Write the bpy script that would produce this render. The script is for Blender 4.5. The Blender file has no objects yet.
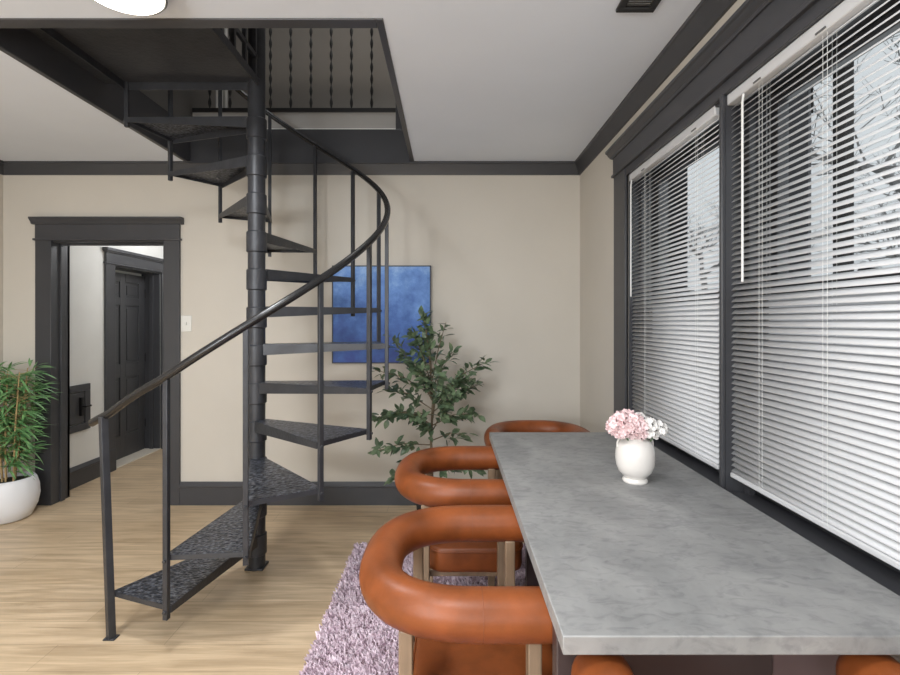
import bpy, bmesh, math, random
import numpy as np
from mathutils import Vector, Matrix, Quaternion
PI = math.pi
S = bpy.context.scene
COL = S.collection

# ------------------------------------------------------------------ camera
cam_d = bpy.data.cameras.new('camera')
cam = bpy.data.objects.new('camera', cam_d); COL.objects.link(cam)
cam.location = (0, 0, 1.42); cam.rotation_euler = (PI/2, 0, 0)
cam_d.sensor_width = 36; cam_d.lens = 489/900*36
cam_d.shift_x = 1/900; cam_d.shift_y = -16.5/900
cam_d.clip_start = 0.02
S.camera = cam

# ------------------------------------------------------------------ world, light, exposure
def lin(c):
    return tuple(((v/255)/12.92 if v/255 <= .04045 else ((v/255+.055)/1.055)**2.4) for v in c) + (1,)
w = bpy.data.worlds.new('world'); S.world = w; w.use_nodes = True
bg = w.node_tree.nodes['Background']
bg.inputs[0].default_value = (.93, .96, 1.0, 1); bg.inputs[1].default_value = .62
def area(name, loc, rot, sx, sy, power, col=(1, 1, 1)):
    d = bpy.data.lights.new(name, 'AREA'); d.shape = 'RECTANGLE'; d.size = sx; d.size_y = sy
    d.energy = power; d.color = col
    o = bpy.data.objects.new(name, d); COL.objects.link(o); o.location = loc; o.rotation_euler = rot
    return o
def point(name, loc, power, r=.1, col=(1, 1, 1)):
    d = bpy.data.lights.new(name, 'POINT'); d.energy = power; d.shadow_soft_size = r; d.color = col
    o = bpy.data.objects.new(name, d); COL.objects.link(o); o.location = loc
    return o
# two unseen fills added behind the camera, then daylight at the side windows
area('rear_fill_light', (-2.3, -2.46, 1.55), (PI/2, 0, 0), 1.3, 1.5, 36, (.90, .96, 1))
area('rear_fill_light_right', (-.2, -2.46, 1.55), (PI/2, 0, 0), 1.3, 1.5, 24, (.90, .96, 1))
area('daylight_side_windows', (1.9, 1.8, 2.0), (0, PI/2, 0), 1.8, 2.4, 12, (.92, .96, 1))
# the flush ceiling lamp in view, then two unseen overhead fills added for brightness
area('ceiling_light_lamp', (-1.165, 1.735, 2.53), (0, 0, 0), .26, .26, 15, (.94, .97, 1))
area('overhead_fill', (-.35, .4, 2.55), (0, 0, 0), .5, .5, 19, (.94, .97, 1))
area('overhead_rear_fill', (-1.6, -1.0, 2.55), (0, 0, 0), .5, .5, 34, (.94, .97, 1))
point('rear_point_fill', (-1.4, -1.3, 1.5), 58, .2, (.92, .96, 1))  # unseen fill added behind the viewpoint to lift the ceiling
point('hall_lamp_light', (-2.5, 5.0, 2.3), 13, .12, (.97, .98, 1))
point('upstairs_lamp_light', (-.5, 3.0, 4.5), 15, .15, (1, .98, .95))
S.view_settings.view_transform = 'Standard'; S.view_settings.look = 'None'
S.view_settings.gamma = 1; S.view_settings.use_curve_mapping = False
S.view_settings.exposure = 0.47

# ------------------------------------------------------------------ materials
def mat(name, c, rough=.5, metal=0, var=0, scale=8, bump=0, bscale=40, stretch=(1, 1, 1), c2=None, spec=.5, coat=0, detail=4, bdist=.01):
    m = bpy.data.materials.new(name); m.use_nodes = True
    nt = m.node_tree; b = nt.nodes['Principled BSDF']
    col = lin(c)
    b.inputs['Base Color'].default_value = col; b.inputs['Roughness'].default_value = rough
    b.inputs['Metallic'].default_value = metal; b.inputs['Specular IOR Level'].default_value = spec
    b.inputs['Coat Weight'].default_value = coat
    tc = nt.nodes.new('ShaderNodeTexCoord'); mp = nt.nodes.new('ShaderNodeMapping')
    mp.inputs['Scale'].default_value = stretch
    nt.links.new(tc.outputs['Object'], mp.inputs[0])
    n = nt.nodes.new('ShaderNodeTexNoise'); n.inputs['Scale'].default_value = scale; n.inputs['Detail'].default_value = detail
    nt.links.new(mp.outputs[0], n.inputs['Vector'])
    if var or c2:
        r = nt.nodes.new('ShaderNodeValToRGB')
        if c2: a, d = lin(c), lin(c2)
        else:
            a = tuple(max(0, v*(1-var)) for v in col[:3])+(1,); d = tuple(min(1, v*(1+var)) for v in col[:3])+(1,)
        r.color_ramp.elements[0].color = a; r.color_ramp.elements[0].position = .3
        r.color_ramp.elements[1].color = d; r.color_ramp.elements[1].position = .7
        nt.links.new(n.outputs[0], r.inputs[0]); nt.links.new(r.outputs[0], b.inputs['Base Color'])
    if bump:
        n2 = nt.nodes.new('ShaderNodeTexNoise'); n2.inputs['Scale'].default_value = bscale; n2.inputs['Detail'].default_value = 3
        nt.links.new(mp.outputs[0], n2.inputs['Vector'])
        bp = nt.nodes.new('ShaderNodeBump'); bp.inputs['Strength'].default_value = bump; bp.inputs['Distance'].default_value = bdist
        nt.links.new(n2.outputs[0], bp.inputs['Height']); nt.links.new(bp.outputs[0], b.inputs['Normal'])
    return m
def emis(name, c, s):
    m = mat(name, c); b = m.node_tree.nodes['Principled BSDF']
    b.inputs['Emission Color'].default_value = lin(c); b.inputs['Emission Strength'].default_value = s
    return m

M = {}
M['wall'] = mat('beige_wall_paint', (202, 195, 184), .7, var=.03, scale=1.5, bump=.05, bscale=60)
M['ceil'] = mat('white_ceiling_paint', (224, 230, 240), .8, var=.02, scale=2, bump=.05, bscale=30)
M['hallwall'] = mat('white_hall_paint', (222, 220, 214), .7, var=.05, scale=2)
M['trim'] = mat('charcoal_trim_paint', (63, 63, 66), .38, var=.06, scale=4)
M['door'] = mat('charcoal_door_paint', (66, 66, 68), .35)
M['steel'] = mat('black_painted_steel', (55, 56, 60), .4, metal=.2, var=.18, scale=14, bump=.15, bscale=60)
M['rail'] = mat('black_gloss_handrail', (34, 33, 34), .25, metal=.2, spec=.6)
M['iron'] = mat('black_iron', (22, 21, 21), .5)
M['upwall'] = mat('taupe_upstairs_paint', (146, 140, 132), .8, var=.04, scale=2)
M['toe'] = mat('pale_toe_board', (160, 157, 153), .6)
M['leather'] = mat('cognac_leather', (128, 68, 33), .4, spec=.35, var=.32, scale=9, bump=.12, bscale=120, detail=6, bdist=.003)
M['seam'] = mat('dark_leather_seam', (120, 62, 28), .5)
M['wood'] = mat('walnut_leg', (138, 116, 94), .5, var=.18, scale=6, stretch=(8, 8, .6))
M['base'] = mat('dark_table_base', (62, 50, 50), .35, var=.1, scale=4)
M['base2'] = mat('brown_base_panel', (98, 80, 80), .4, var=.1, scale=4)
M['slat'] = mat('white_blind_slat', (203, 203, 204), .45)
M['cord'] = mat('white_cord', (225, 225, 222), .6)
M['vase'] = mat('white_glazed_ceramic', (228, 222, 216), .12, coat=.6)
M['vasein'] = mat('brown_vase_rim', (92, 62, 44), .5)
M['pink'] = mat('pink_petal', (240, 212, 212), .6, var=.12, scale=30)
M['white_petal'] = mat('white_petal', (240, 236, 232), .6, var=.05, scale=30)
M['leaf_dark'] = mat('ficus_leaf', (52, 72, 52), .38, c2=(120, 138, 104), scale=16)
M['leaf_palm'] = mat('bamboo_leaf', (58, 106, 56), .42, c2=(134, 178, 116), scale=22)
M['bark'] = mat('grey_brown_bark', (112, 98, 78), .8, var=.2, scale=30)
M['cane'] = mat('straw_cane', (176, 148, 104), .7, var=.2, scale=30)
M['pot'] = mat('white_matt_pot', (226, 226, 228), .5)
M['soil'] = mat('dark_moss', (40, 44, 26), .95, var=.4, scale=50, bump=.6, bscale=60)
M['pot_dark'] = mat('black_nursery_pot', (40, 40, 42), .6)
M['plastic'] = mat('white_switch_plastic', (222, 220, 214), .4)
M['frame_dark'] = mat('dark_picture_frame', (40, 46, 62), .5)
M['latch'] = mat('black_latch', (28, 28, 30), .4, metal=.4)
M['chrome'] = mat('brushed_metal_rim', (150, 150, 152), .25, metal=.9)
M['lamp'] = emis('lit_lamp_diffuser', (255, 250, 240), 3.0)
M['vent'] = mat('black_vent', (34, 34, 35), .5)
M['ventin'] = mat('grey_vent_louver', (108, 108, 108), .5, metal=.3)
M['gold'] = mat('pale_threshold', (214, 205, 190), .5)
M['house'] = mat('dark_house_siding', (74, 74, 78), .8, stretch=(1, 1, 18), var=.2, scale=2)
M['ground'] = mat('outdoor_ground', (150, 148, 142), .9, var=.2, scale=2)
M['branch'] = mat('pale_bare_bark', (150, 148, 147), .9, var=.25, scale=6)
M['brick_out'] = mat('brown_pole', (52, 48, 46), .9, var=.2, scale=5)
M['rugbase'] = mat('lilac_rug_backing', (150, 128, 134), .95)

def floor_mat():
    m = bpy.data.materials.new('light_oak_planks'); m.use_nodes = True
    nt = m.node_tree; b = nt.nodes['Principled BSDF']; L = nt.links
    tc = nt.nodes.new('ShaderNodeTexCoord')
    br = nt.nodes.new('ShaderNodeTexBrick')
    br.inputs['Scale'].default_value = 1; br.inputs['Brick Width'].default_value = 1.25; br.inputs['Row Height'].default_value = .165
    br.inputs['Mortar Size'].default_value = .0012; br.inputs['Mortar Smooth'].default_value = .3; br.offset = .37
    br.inputs['Color1'].default_value = lin((216, 193, 162)); br.inputs['Color2'].default_value = lin((204, 180, 148))
    br.inputs['Mortar'].default_value = lin((168, 148, 122))
    L.new(tc.outputs['Object'], br.inputs['Vector'])
    def noise(sc, scale, det, dist=0):
        mp = nt.nodes.new('ShaderNodeMapping'); mp.inputs['Scale'].default_value = sc
        n = nt.nodes.new('ShaderNodeTexNoise'); n.inputs['Scale'].default_value = scale; n.inputs['Detail'].default_value = det
        n.inputs['Distortion'].default_value = dist
        L.new(tc.outputs['Object'], mp.inputs[0]); L.new(mp.outputs[0], n.inputs['Vector']); return n
    n1 = noise((1, 12, 1), 2.2, 8, .6); n2 = noise((.7, 7, 1), 3.0, 3, .3); n3 = noise((1, 40, 1), 5, 2)
    def ramp(n, p0, c0, p1, c1):
        r = nt.nodes.new('ShaderNodeValToRGB'); e = r.color_ramp.elements
        e[0].position = p0; e[0].color = (c0, c0*.97, c0*.93, 1); e[1].position = p1; e[1].color = (c1, c1, c1, 1)
        L.new(n.outputs[0], r.inputs[0]); return r
    cur = br.outputs['Color']
    for r in (ramp(n1, .35, .78, .62, 1.05), ramp(n2, .26, .78, .38, 1.0), ramp(n3, .3, .93, .7, 1.03)):
        mx = nt.nodes.new('ShaderNodeMix'); mx.data_type = 'RGBA'; mx.blend_type = 'MULTIPLY'; mx.inputs[0].default_value = 1
        L.new(cur, mx.inputs[6]); L.new(r.outputs[0], mx.inputs[7]); cur = mx.outputs[2]
    L.new(cur, b.inputs['Base Color']); b.inputs['Roughness'].default_value = .36
    bp = nt.nodes.new('ShaderNodeBump'); bp.inputs['Strength'].default_value = .06; bp.inputs['Distance'].default_value = .01
    L.new(n1.outputs[0], bp.inputs['Height']); L.new(bp.outputs[0], b.inputs['Normal'])
    return m
M['floor'] = floor_mat()

def concrete_mat():
    m = bpy.data.materials.new('grey_concrete_laminate'); m.use_nodes = True
    nt = m.node_tree; b = nt.nodes['Principled BSDF']; L = nt.links
    tc = nt.nodes.new('ShaderNodeTexCoord')
    def noise(scale, det, dist, sc=(1, 1, 1)):
        mp = nt.nodes.new('ShaderNodeMapping'); mp.inputs['Scale'].default_value = sc
        n = nt.nodes.new('ShaderNodeTexNoise'); n.inputs['Scale'].default_value = scale; n.inputs['Detail'].default_value = det
        n.inputs['Distortion'].default_value = dist; n.inputs['Roughness'].default_value = .6
        L.new(tc.outputs['Object'], mp.inputs[0]); L.new(mp.outputs[0], n.inputs['Vector']); return n
    n1 = noise(4.5, 9, .5, (1.2, 1, 1)); n2 = noise(24, 9, 1.0, (.8, 1.5, 1)); n3 = noise(60, 2, 0)
    r = nt.nodes.new('ShaderNodeValToRGB'); e = r.color_ramp.elements
    e[0].position = .32; e[0].color = lin((128, 128, 127)); e[1].position = .68; e[1].color = lin((155, 154, 152))
    L.new(n1.outputs[0], r.inputs[0])
    r2 = nt.nodes.new('ShaderNodeValToRGB'); e = r2.color_ramp.elements
    e[0].position = .30; e[0].color = (.72, .72, .74, 1); e[1].position = .52; e[1].color = (1, 1, 1, 1)
    L.new(n2.outputs[0], r2.inputs[0])
    mx = nt.nodes.new('ShaderNodeMix'); mx.data_type = 'RGBA'; mx.blend_type = 'MULTIPLY'; mx.inputs[0].default_value = 1
    L.new(r.outputs[0], mx.inputs[6]); L.new(r2.outputs[0], mx.inputs[7]); L.new(mx.outputs[2], b.inputs['Base Color'])
    b.inputs['Roughness'].default_value = .55
    bp = nt.nodes.new('ShaderNodeBump'); bp.inputs['Strength'].default_value = .05; bp.inputs['Distance'].default_value = .005
    L.new(n3.outputs[0], bp.inputs['Height']); L.new(bp.outputs[0], b.inputs['Normal'])
    return m
M['concrete'] = concrete_mat()

def tread_mat():
    m = mat('hammered_black_tread', (46, 48, 54), .3, metal=.35)
    nt = m.node_tree; b = nt.nodes['Principled BSDF']; L = nt.links
    tc = nt.nodes.new('ShaderNodeTexCoord')
    v = nt.nodes.new('ShaderNodeTexVoronoi'); v.inputs['Scale'].default_value = 52
    mp = nt.nodes.new('ShaderNodeMapping'); mp.inputs['Scale'].default_value = (1, 1.5, 1)
    L.new(tc.outputs['Object'], mp.inputs[0]); L.new(mp.outputs[0], v.inputs['Vector'])
    n = nt.nodes.new('ShaderNodeTexNoise'); n.inputs['Scale'].default_value = 62; n.inputs['Detail'].default_value = 5
    L.new(tc.outputs['Object'], n.inputs['Vector'])
    r = nt.nodes.new('ShaderNodeValToRGB'); e = r.color_ramp.elements
    e[0].position = .46; e[0].color = lin((44, 46, 53)); e[1].position = .66; e[1].color = lin((116, 119, 128))  # pale specks put the sparkle of the steel into its colour
    L.new(n.outputs[0], r.inputs[0]); L.new(r.outputs[0], b.inputs['Base Color'])
    bp = nt.nodes.new('ShaderNodeBump'); bp.inputs['Strength'].default_value = .9; bp.inputs['Distance'].default_value = .005
    L.new(v.outputs['Distance'], bp.inputs['Height']); L.new(bp.outputs[0], b.inputs['Normal'])
    return m
M['tread'] = tread_mat()

def painting_mat():
    m = mat('blue_abstract_paint', (60, 100, 170), .6)
    nt = m.node_tree; b = nt.nodes['Principled BSDF']; L = nt.links
    tc = nt.nodes.new('ShaderNodeTexCoord')
    n = nt.nodes.new('ShaderNodeTexNoise'); n.inputs['Scale'].default_value = 5.5; n.inputs['Detail'].default_value = 12; n.inputs['Roughness'].default_value = .72
    L.new(tc.outputs['Object'], n.inputs['Vector'])
    sep = nt.nodes.new('ShaderNodeSeparateXYZ'); L.new(tc.outputs['Object'], sep.inputs[0])
    a = nt.nodes.new('ShaderNodeMath'); a.operation = 'MULTIPLY_ADD'; a.inputs[1].default_value = .55; a.inputs[2].default_value = .02
    L.new(sep.outputs['Z'], a.inputs[0])
    s2 = nt.nodes.new('ShaderNodeMath'); s2.operation = 'MULTIPLY_ADD'; s2.inputs[1].default_value = .9
    L.new(n.outputs[0], s2.inputs[0]); L.new(a.outputs[0], s2.inputs[2])
    r = nt.nodes.new('ShaderNodeValToRGB'); e = r.color_ramp.elements
    e[0].position = .2; e[0].color = lin((50, 70, 140)); e[1].position = .82; e[1].color = lin((168, 200, 236))
    k = e.new(.45); k.color = lin((72, 110, 180)); k = e.new(.62); k.color = lin((104, 146, 210))
    L.new(s2.outputs[0], r.inputs[0]); L.new(r.outputs[0], b.inputs['Base Color'])
    return m
M['painting'] = painting_mat()

def pile_mat():
    m = mat('lilac_shag', (206, 180, 190), .95, spec=.1)
    nt = m.node_tree; b = nt.nodes['Principled BSDF']; L = nt.links
    tc = nt.nodes.new('ShaderNodeTexCoord')
    n = nt.nodes.new('ShaderNodeTexNoise'); n.inputs['Scale'].default_value = 26; n.inputs['Detail'].default_value = 6
    L.new(tc.outputs['Object'], n.inputs['Vector'])
    r = nt.nodes.new('ShaderNodeValToRGB'); e = r.color_ramp.elements
    e[0].position = .3; e[0].color = lin((216, 192, 204)); e[1].position = .68; e[1].color = lin((236, 220, 228))
    L.new(n.outputs[0], r.inputs[0]); L.new(r.outputs[0], b.inputs['Base Color'])
    return m
M['pile'] = pile_mat()

def glass_mat(name, tint, gloss, white=0):
    m = bpy.data.materials.new(name); m.use_nodes = True; nt = m.node_tree; L = nt.links
    for n in list(nt.nodes): nt.nodes.remove(n)
    out = nt.nodes.new('ShaderNodeOutputMaterial')
    t = nt.nodes.new('ShaderNodeBsdfTransparent'); t.inputs[0].default_value = tint
    g = nt.nodes.new('ShaderNodeBsdfGlossy'); g.inputs['Roughness'].default_value = .02
    mx = nt.nodes.new('ShaderNodeMixShader'); mx.inputs[0].default_value = gloss
    L.new(t.outputs[0], mx.inputs[1]); L.new(g.outputs[0], mx.inputs[2]); last = mx
    if white:
        d = nt.nodes.new('ShaderNodeBsdfTranslucent'); d.inputs[0].default_value = (.72, .72, .73, 1)
        m2 = nt.nodes.new('ShaderNodeMixShader'); m2.inputs[0].default_value = white
        L.new(mx.outputs[0], m2.inputs[1]); L.new(d.outputs[0], m2.inputs[2]); last = m2
    L.new(last.outputs[0], out.inputs[0])
    return m
M['glass'] = glass_mat('clear_glass', (.93, .95, .95, 1), .06)
M['film'] = glass_mat('insect_screen_glass', (.45, .45, .45, 1), .04, .6)

# ------------------------------------------------------------------ mesh helpers
class MB:
    def __init__(s): s.v = []; s.f = []
    def box(s, x0, x1, y0, y1, z0, z1):
        n = len(s.v)
        s.v += [(x0, y0, z0), (x1, y0, z0), (x1, y1, z0), (x0, y1, z0), (x0, y0, z1), (x1, y0, z1), (x1, y1, z1), (x0, y1, z1)]
        s.f += [tuple(n+i for i in q) for q in ((0, 3, 2, 1), (4, 5, 6, 7), (0, 1, 5, 4), (1, 2, 6, 5), (2, 3, 7, 6), (3, 0, 4, 7))]
        return s
    def hexa(s, b, t):      # two quads, bottom and top, counter-clockwise seen from above
        n = len(s.v); s.v += [tuple(p) for p in b]+[tuple(p) for p in t]
        s.f += [tuple(n+i for i in q) for q in ((0, 3, 2, 1), (4, 5, 6, 7), (0, 1, 5, 4), (1, 2, 6, 5), (2, 3, 7, 6), (3, 0, 4, 7))]
        return s
    def bar(s, p0, p1, w, d, up=(0, 0, 1)):
        p0 = Vector(p0); p1 = Vector(p1); a = (p1-p0).normalized(); u = Vector(up)
        if abs(a.dot(u)) > .98: u = Vector((0, 1, 0))
        x = a.cross(u).normalized()*w/2; y = x.cross(a).normalized()*d/2
        q = lambda p: [p-x-y, p+x-y, p+x+y, p-x+y]
        return s.hexa(q(p0), q(p1))
    def prism(s, poly, z0, z1):
        n = len(s.v); k = len(poly)
        s.v += [(x, y, z0) for x, y in poly]+[(x, y, z1) for x, y in poly]
        s.f += [tuple(n+i for i in reversed(range(k))), tuple(n+k+i for i in range(k))]
        s.f += [(n+i, n+(i+1) % k, n+k+(i+1) % k, n+k+i) for i in range(k)]
        return s
    def sweep(s, prof, p0, p1, u, v):       # profile (a, b) pairs in axes u, v swept from p0 to p1
        p0 = Vector(p0); p1 = Vector(p1); u = Vector(u); v = Vector(v); n = len(s.v); k = len(prof)
        for p in (p0, p1): s.v += [tuple(p+u*a+v*b) for a, b in prof]
        s.f += [tuple(n+i for i in range(k)), tuple(n+k+i for i in reversed(range(k)))]
        s.f += [(n+i, n+k+i, n+k+(i+1) % k, n+(i+1) % k) for i in range(k)]
        return s
    def lathe(s, prof, c=(0, 0, 0), n=32, sx=1, sy=1):
        b = len(s.v); k = len(prof)
        for i in range(n):
            a = 2*PI*i/n
            for r, z in prof: s.v.append((c[0]+r*math.cos(a)*sx, c[1]+r*math.sin(a)*sy, c[2]+z))
        for i in range(n):
            j = (i+1) % n
            for q in range(k-1): s.f.append((b+i*k+q, b+j*k+q, b+j*k+q+1, b+i*k+q+1))
        if prof[0][0] > 1e-4: s.f.append(tuple(b+i*k for i in reversed(range(n))))
        if prof[-1][0] > 1e-4: s.f.append(tuple(b+i*k+k-1 for i in range(n)))
        return s
    def tube(s, path, r, n=12, up=(0, 0, 1), rnd=False):
        P = [Vector(p) for p in path]; R = [r]*len(P) if not hasattr(r, '__len__') else list(r)
        if rnd:
            for end in (0, -1):
                d = (P[0]-P[1]).normalized() if end == 0 else (P[-1]-P[-2]).normalized()
                p = P[end]; rr = R[end]; ex = []
                for a in (20, 40, 58, 74, 86):
                    ex.append((p+d*rr*.75*math.sin(math.radians(a)), rr*math.cos(math.radians(a))))
                if end == 0: P = [e[0] for e in reversed(ex)]+P; R = [e[1] for e in reversed(ex)]+R
                else: P += [e[0] for e in ex]; R += [e[1] for e in ex]
        b = len(s.v); m = len(P); prev = None
        for i, p in enumerate(P):
            t = (P[min(i+1, m-1)]-P[max(i-1, 0)]).normalized()
            if prev is None:
                u = Vector(up)
                if abs(u.dot(t)) > .95: u = Vector((0, 1, 0))
                prev = (u-t*u.dot(t)).normalized()
            else: prev = (prev-t*prev.dot(t)).normalized()
            y = t.cross(prev)
            for j in range(n):
                a = 2*PI*j/n; s.v.append(tuple(p+(prev*math.cos(a)+y*math.sin(a))*R[i]))
        for i in range(m-1):
            for j in range(n):
                k = (j+1) % n; s.f.append((b+i*n+j, b+i*n+k, b+(i+1)*n+k, b+(i+1)*n+j))
        s.f.append(tuple(b+j for j in reversed(range(n)))); s.f.append(tuple(b+(m-1)*n+j for j in range(n)))
        return s
    def build(s, name, m, parent=None, smooth=30, bevel=0, seg=2):
        me = bpy.data.meshes.new(name); me.from_pydata([tuple(p) for p in s.v], [], s.f); me.update()
        bm = bmesh.new(); bm.from_mesh(me); bmesh.ops.recalc_face_normals(bm, faces=bm.faces); bm.to_mesh(me); bm.free()
        if smooth:
            me.shade_smooth(); me.set_sharp_from_angle(angle=math.radians(smooth))
        o = bpy.data.objects.new(name, me); COL.objects.link(o); me.materials.append(M[m] if isinstance(m, str) else m)
        if parent: o.parent = parent
        if bevel:
            bv = o.modifiers.new('bevel', 'BEVEL'); bv.width = bevel; bv.segments = seg; bv.limit_method = 'ANGLE'; bv.angle_limit = math.radians(40)
        return o
def recenter(o, c):     # give a mesh its own origin
    o.data.transform(Matrix.Translation(-Vector(c))); o.location = c; return o
def empty(name, loc=(0, 0, 0), rz=0):
    o = bpy.data.objects.new(name, None); COL.objects.link(o); o.location = loc; o.rotation_euler = (0, 0, rz)
    o.empty_display_size = .1; return o
def tag(o, label, cat, group=None, kind=None):
    o['label'] = label; o['category'] = cat
    if group: o['group'] = group
    if kind: o['kind'] = kind
    return o
def struct(o, label, cat):
    o['kind'] = 'structure'; return tag(o, label, cat)
def copy_tree(o, parent=None):
    c = o.copy(); COL.objects.link(c)
    if parent: c.parent = parent
    for ch in list(o.children): copy_tree(ch, c)
    return c

CH = 2.640                      # ceiling height
YB = 3.784                      # back wall face
XL, XR, YF = -3.45, 1.014, -2.5
OX0, OX1, OY0 = -1.986, -.296, 2.03      # stair well

# ------------------------------------------------------------------ structure
struct(MB().box(XL-.3, XR+.22, YF-.2, 6.4, -.1, 0).build('floor', 'floor', smooth=0), 'light oak plank floor running through to the hall', 'floor')
c = MB()
T = .03; TN = .06
c.box(XL-.2, XR+.22, YF-.2, OY0-TN, CH, 2.85); c.box(XL-.2, OX0-T, OY0-TN, YB, CH, 2.85); c.box(OX1+T, XR+.22, OY0-TN, YB, CH, 2.85)
struct(c.build('ceiling', 'ceil', smooth=0), 'white ceiling with a rectangular stair opening', 'ceiling')
DX0, DX1, DH = -3.062, -2.199, 2.03
b = MB(); b.box(XL-.2, DX0-.02, YB, YB+.14, 0, 2.85); b.box(DX1+.02, XR+.22, YB, YB+.14, 0, 2.85); b.box(DX0-.02, DX1+.02, YB, YB+.14, DH+.02, 2.85)
struct(b.build('wall_back', 'wall', smooth=0), 'beige back wall behind the staircase', 'wall')
struct(MB().box(XL-.2, XL, YF-.2, YB, 0, 2.85).build('wall_left', 'wall', smooth=0), 'beige wall at the far left edge', 'wall')
WY = [(.84, 1.784), (1.802, 2.765)]; WZ0, WZ1 = .79, 2.245
b = MB(); XO = XR+.22
b.box(XR, XO, YF-.2, WY[0][0], 0, CH); b.box(XR, XO, WY[1][1], YB, 0, CH)
b.box(XR, XO, WY[0][0], WY[1][1], 0, WZ0); b.box(XR, XO, WY[0][0], WY[1][1], WZ1, CH)
struct(b.build('wall_right', 'wall', smooth=0), 'beige right wall holding the two windows', 'wall')
b = MB(); rw = [(-2.95, -1.65), (-.85, .45)]
xs = [XL-.2, rw[0][0], rw[0][1], rw[1][0], rw[1][1], XR+.22]
for i in (0, 2, 4): b.box(xs[i], xs[i+1], YF-.2, YF, 0, CH)
for a in rw: b.box(a[0], a[1], YF-.2, YF, 0, .8); b.box(a[0], a[1], YF-.2, YF, 2.3, CH)
struct(b.build('wall_front', 'wall', smooth=0), 'beige wall behind the viewpoint', 'wall')
# hall
HX = -3.2; HD = (4.66, 5.42); HDH = 1.96
b = MB(); b.box(HX-.2, HX, YB+.14, HD[0], 0, CH); b.box(HX-.2, HX, HD[1], 6.2, 0, CH); b.box(HX-.2, HX, HD[0], HD[1], HDH, CH)
struct(b.build('wall_hall_left', 'hallwall', smooth=0), 'white hall wall seen through the doorway', 'wall')
struct(MB().box(HX-.2, -1.7, 6.2, 6.35, 0, CH).build('wall_hall_end', 'hallwall', smooth=0), 'white wall at the end of the hall', 'wall')
struct(MB().box(-1.85, -1.7, YB+.14, 6.2, 0, CH).build('wall_hall_right', 'hallwall', smooth=0), 'white right side wall of the hall', 'wall')
struct(MB().box(HX-.2, XR+.22, YB, 6.35, CH, 2.85).build('ceiling_hall', 'ceil', smooth=0), 'white hall ceiling beyond the doorway', 'ceiling')
struct(MB().box(HX-.5, HX-.2, 4.5, 5.6, 0, 2.3).build('wall_closet', 'hallwall', smooth=0), 'wall behind the hall door', 'wall')
# upstairs shell
UY = 4.35
struct(MB().box(XL, XR, UY, UY+.1, 2.85, 5.0).build('wall_upstairs_back', 'upwall', smooth=0), 'taupe upstairs wall seen through the stair opening', 'wall')
struct(MB().box(XL-.1, XL, .4, UY, 2.85, 5.0).build('wall_upstairs_left', 'upwall', smooth=0), 'upstairs left wall above the stair opening', 'wall')
struct(MB().box(XR, XR+.1, .4, UY, 2.85, 5.0).build('wall_upstairs_right', 'upwall', smooth=0), 'upstairs right wall above the stair opening', 'wall')
struct(MB().box(XL, XR, .3, .4, 2.85, 5.0).build('wall_upstairs_front', 'upwall', smooth=0), 'upstairs front wall above the stair opening', 'wall')
struct(MB().box(XL-.1, XR+.1, .3, UY+.1, 5.0, 5.1).build('ceiling_upstairs', 'ceil', smooth=0), 'upstairs ceiling above the stair opening', 'ceiling')
# lining boards of the stair opening
def lining(n, x0, x1, y0, y1, z0, z1, lab):
    o = MB().box(x0, x1, y0, y1, z0, z1).build('trim_%d' % n, 'trim', smooth=0, bevel=.003); struct(o, lab, 'trim')
lining(1, OX0-T, OX0, OY0-TN, YB, CH-.006, 2.90, 'charcoal lining board on left side of stair opening')
lining(2, OX1, OX1+T, OY0-TN, YB, CH-.006, 2.87, 'charcoal lining board on right side of stair opening')
lining(3, OX0, OX1, OY0-TN, OY0, CH-.006, 2.87, 'charcoal lining board on near side of stair opening')
lining(4, OX0, OX1, YB-.03, YB+.03, CH-.006, 2.893, 'charcoal lining board on far side of stair opening')
# crown
cp = [(0, .010), (.012, .010), (.016, .02), (.022, .034), (.040, .070), (.046, .082), (.054, .086), (.054, .102), (0, .102)]
struct(MB().sweep(cp, (XL, YB, CH-.102), (XR, YB, CH-.102), (0, -1, 0), (0, 0, 1)).build('trim_5', 'trim', smooth=25), 'charcoal crown moulding along the back wall', 'crown moulding')
struct(MB().sweep(cp, (XR, YF, CH-.102), (XR, YB, CH-.102), (-1, 0, 0), (0, 0, 1)).build('trim_6', 'trim', smooth=25), 'charcoal crown moulding above the windows', 'crown moulding')
struct(MB().sweep(cp, (XL, YF, CH-.102), (XL, YB, CH-.102), (1, 0, 0), (0, 0, 1)).build('trim_7', 'trim', smooth=25), 'charcoal crown moulding along the left wall', 'crown moulding')
# baseboards
bp_ = [(0, 0), (.018, 0), (.018, .135), (.026, .14), (.026, .15), (.016, .165), (.010, .178), (0, .178)]
struct(MB().sweep(bp_, (-2.08, YB, 0), (XR, YB, 0), (0, -1, 0), (0, 0, 1)).build('baseboard_back', 'trim', smooth=25), 'charcoal baseboard along the back wall', 'baseboard')
struct(MB().sweep(bp_, (XL, YB, 0), (-3.204, YB, 0), (0, -1, 0), (0, 0, 1)).build('baseboard_back_left', 'trim', smooth=25), 'charcoal baseboard left of the doorway', 'baseboard')
struct(MB().sweep(bp_, (XR, YF, 0), (XR, YB, 0), (-1, 0, 0), (0, 0, 1)).build('baseboard_right', 'trim', smooth=25), 'charcoal baseboard under the windows', 'baseboard')
struct(MB().sweep(bp_, (XL, YF, 0), (XL, YB, 0), (1, 0, 0), (0, 0, 1)).build('baseboard_left', 'trim', smooth=25), 'charcoal baseboard along the left wall', 'baseboard')
struct(MB().sweep(bp_, (HX, YB+.16, 0), (HX, 4.53, 0), (1, 0, 0), (0, 0, 1)).build('baseboard_hall', 'trim', smooth=25), 'charcoal baseboard of the hall wall', 'baseboard')

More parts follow.
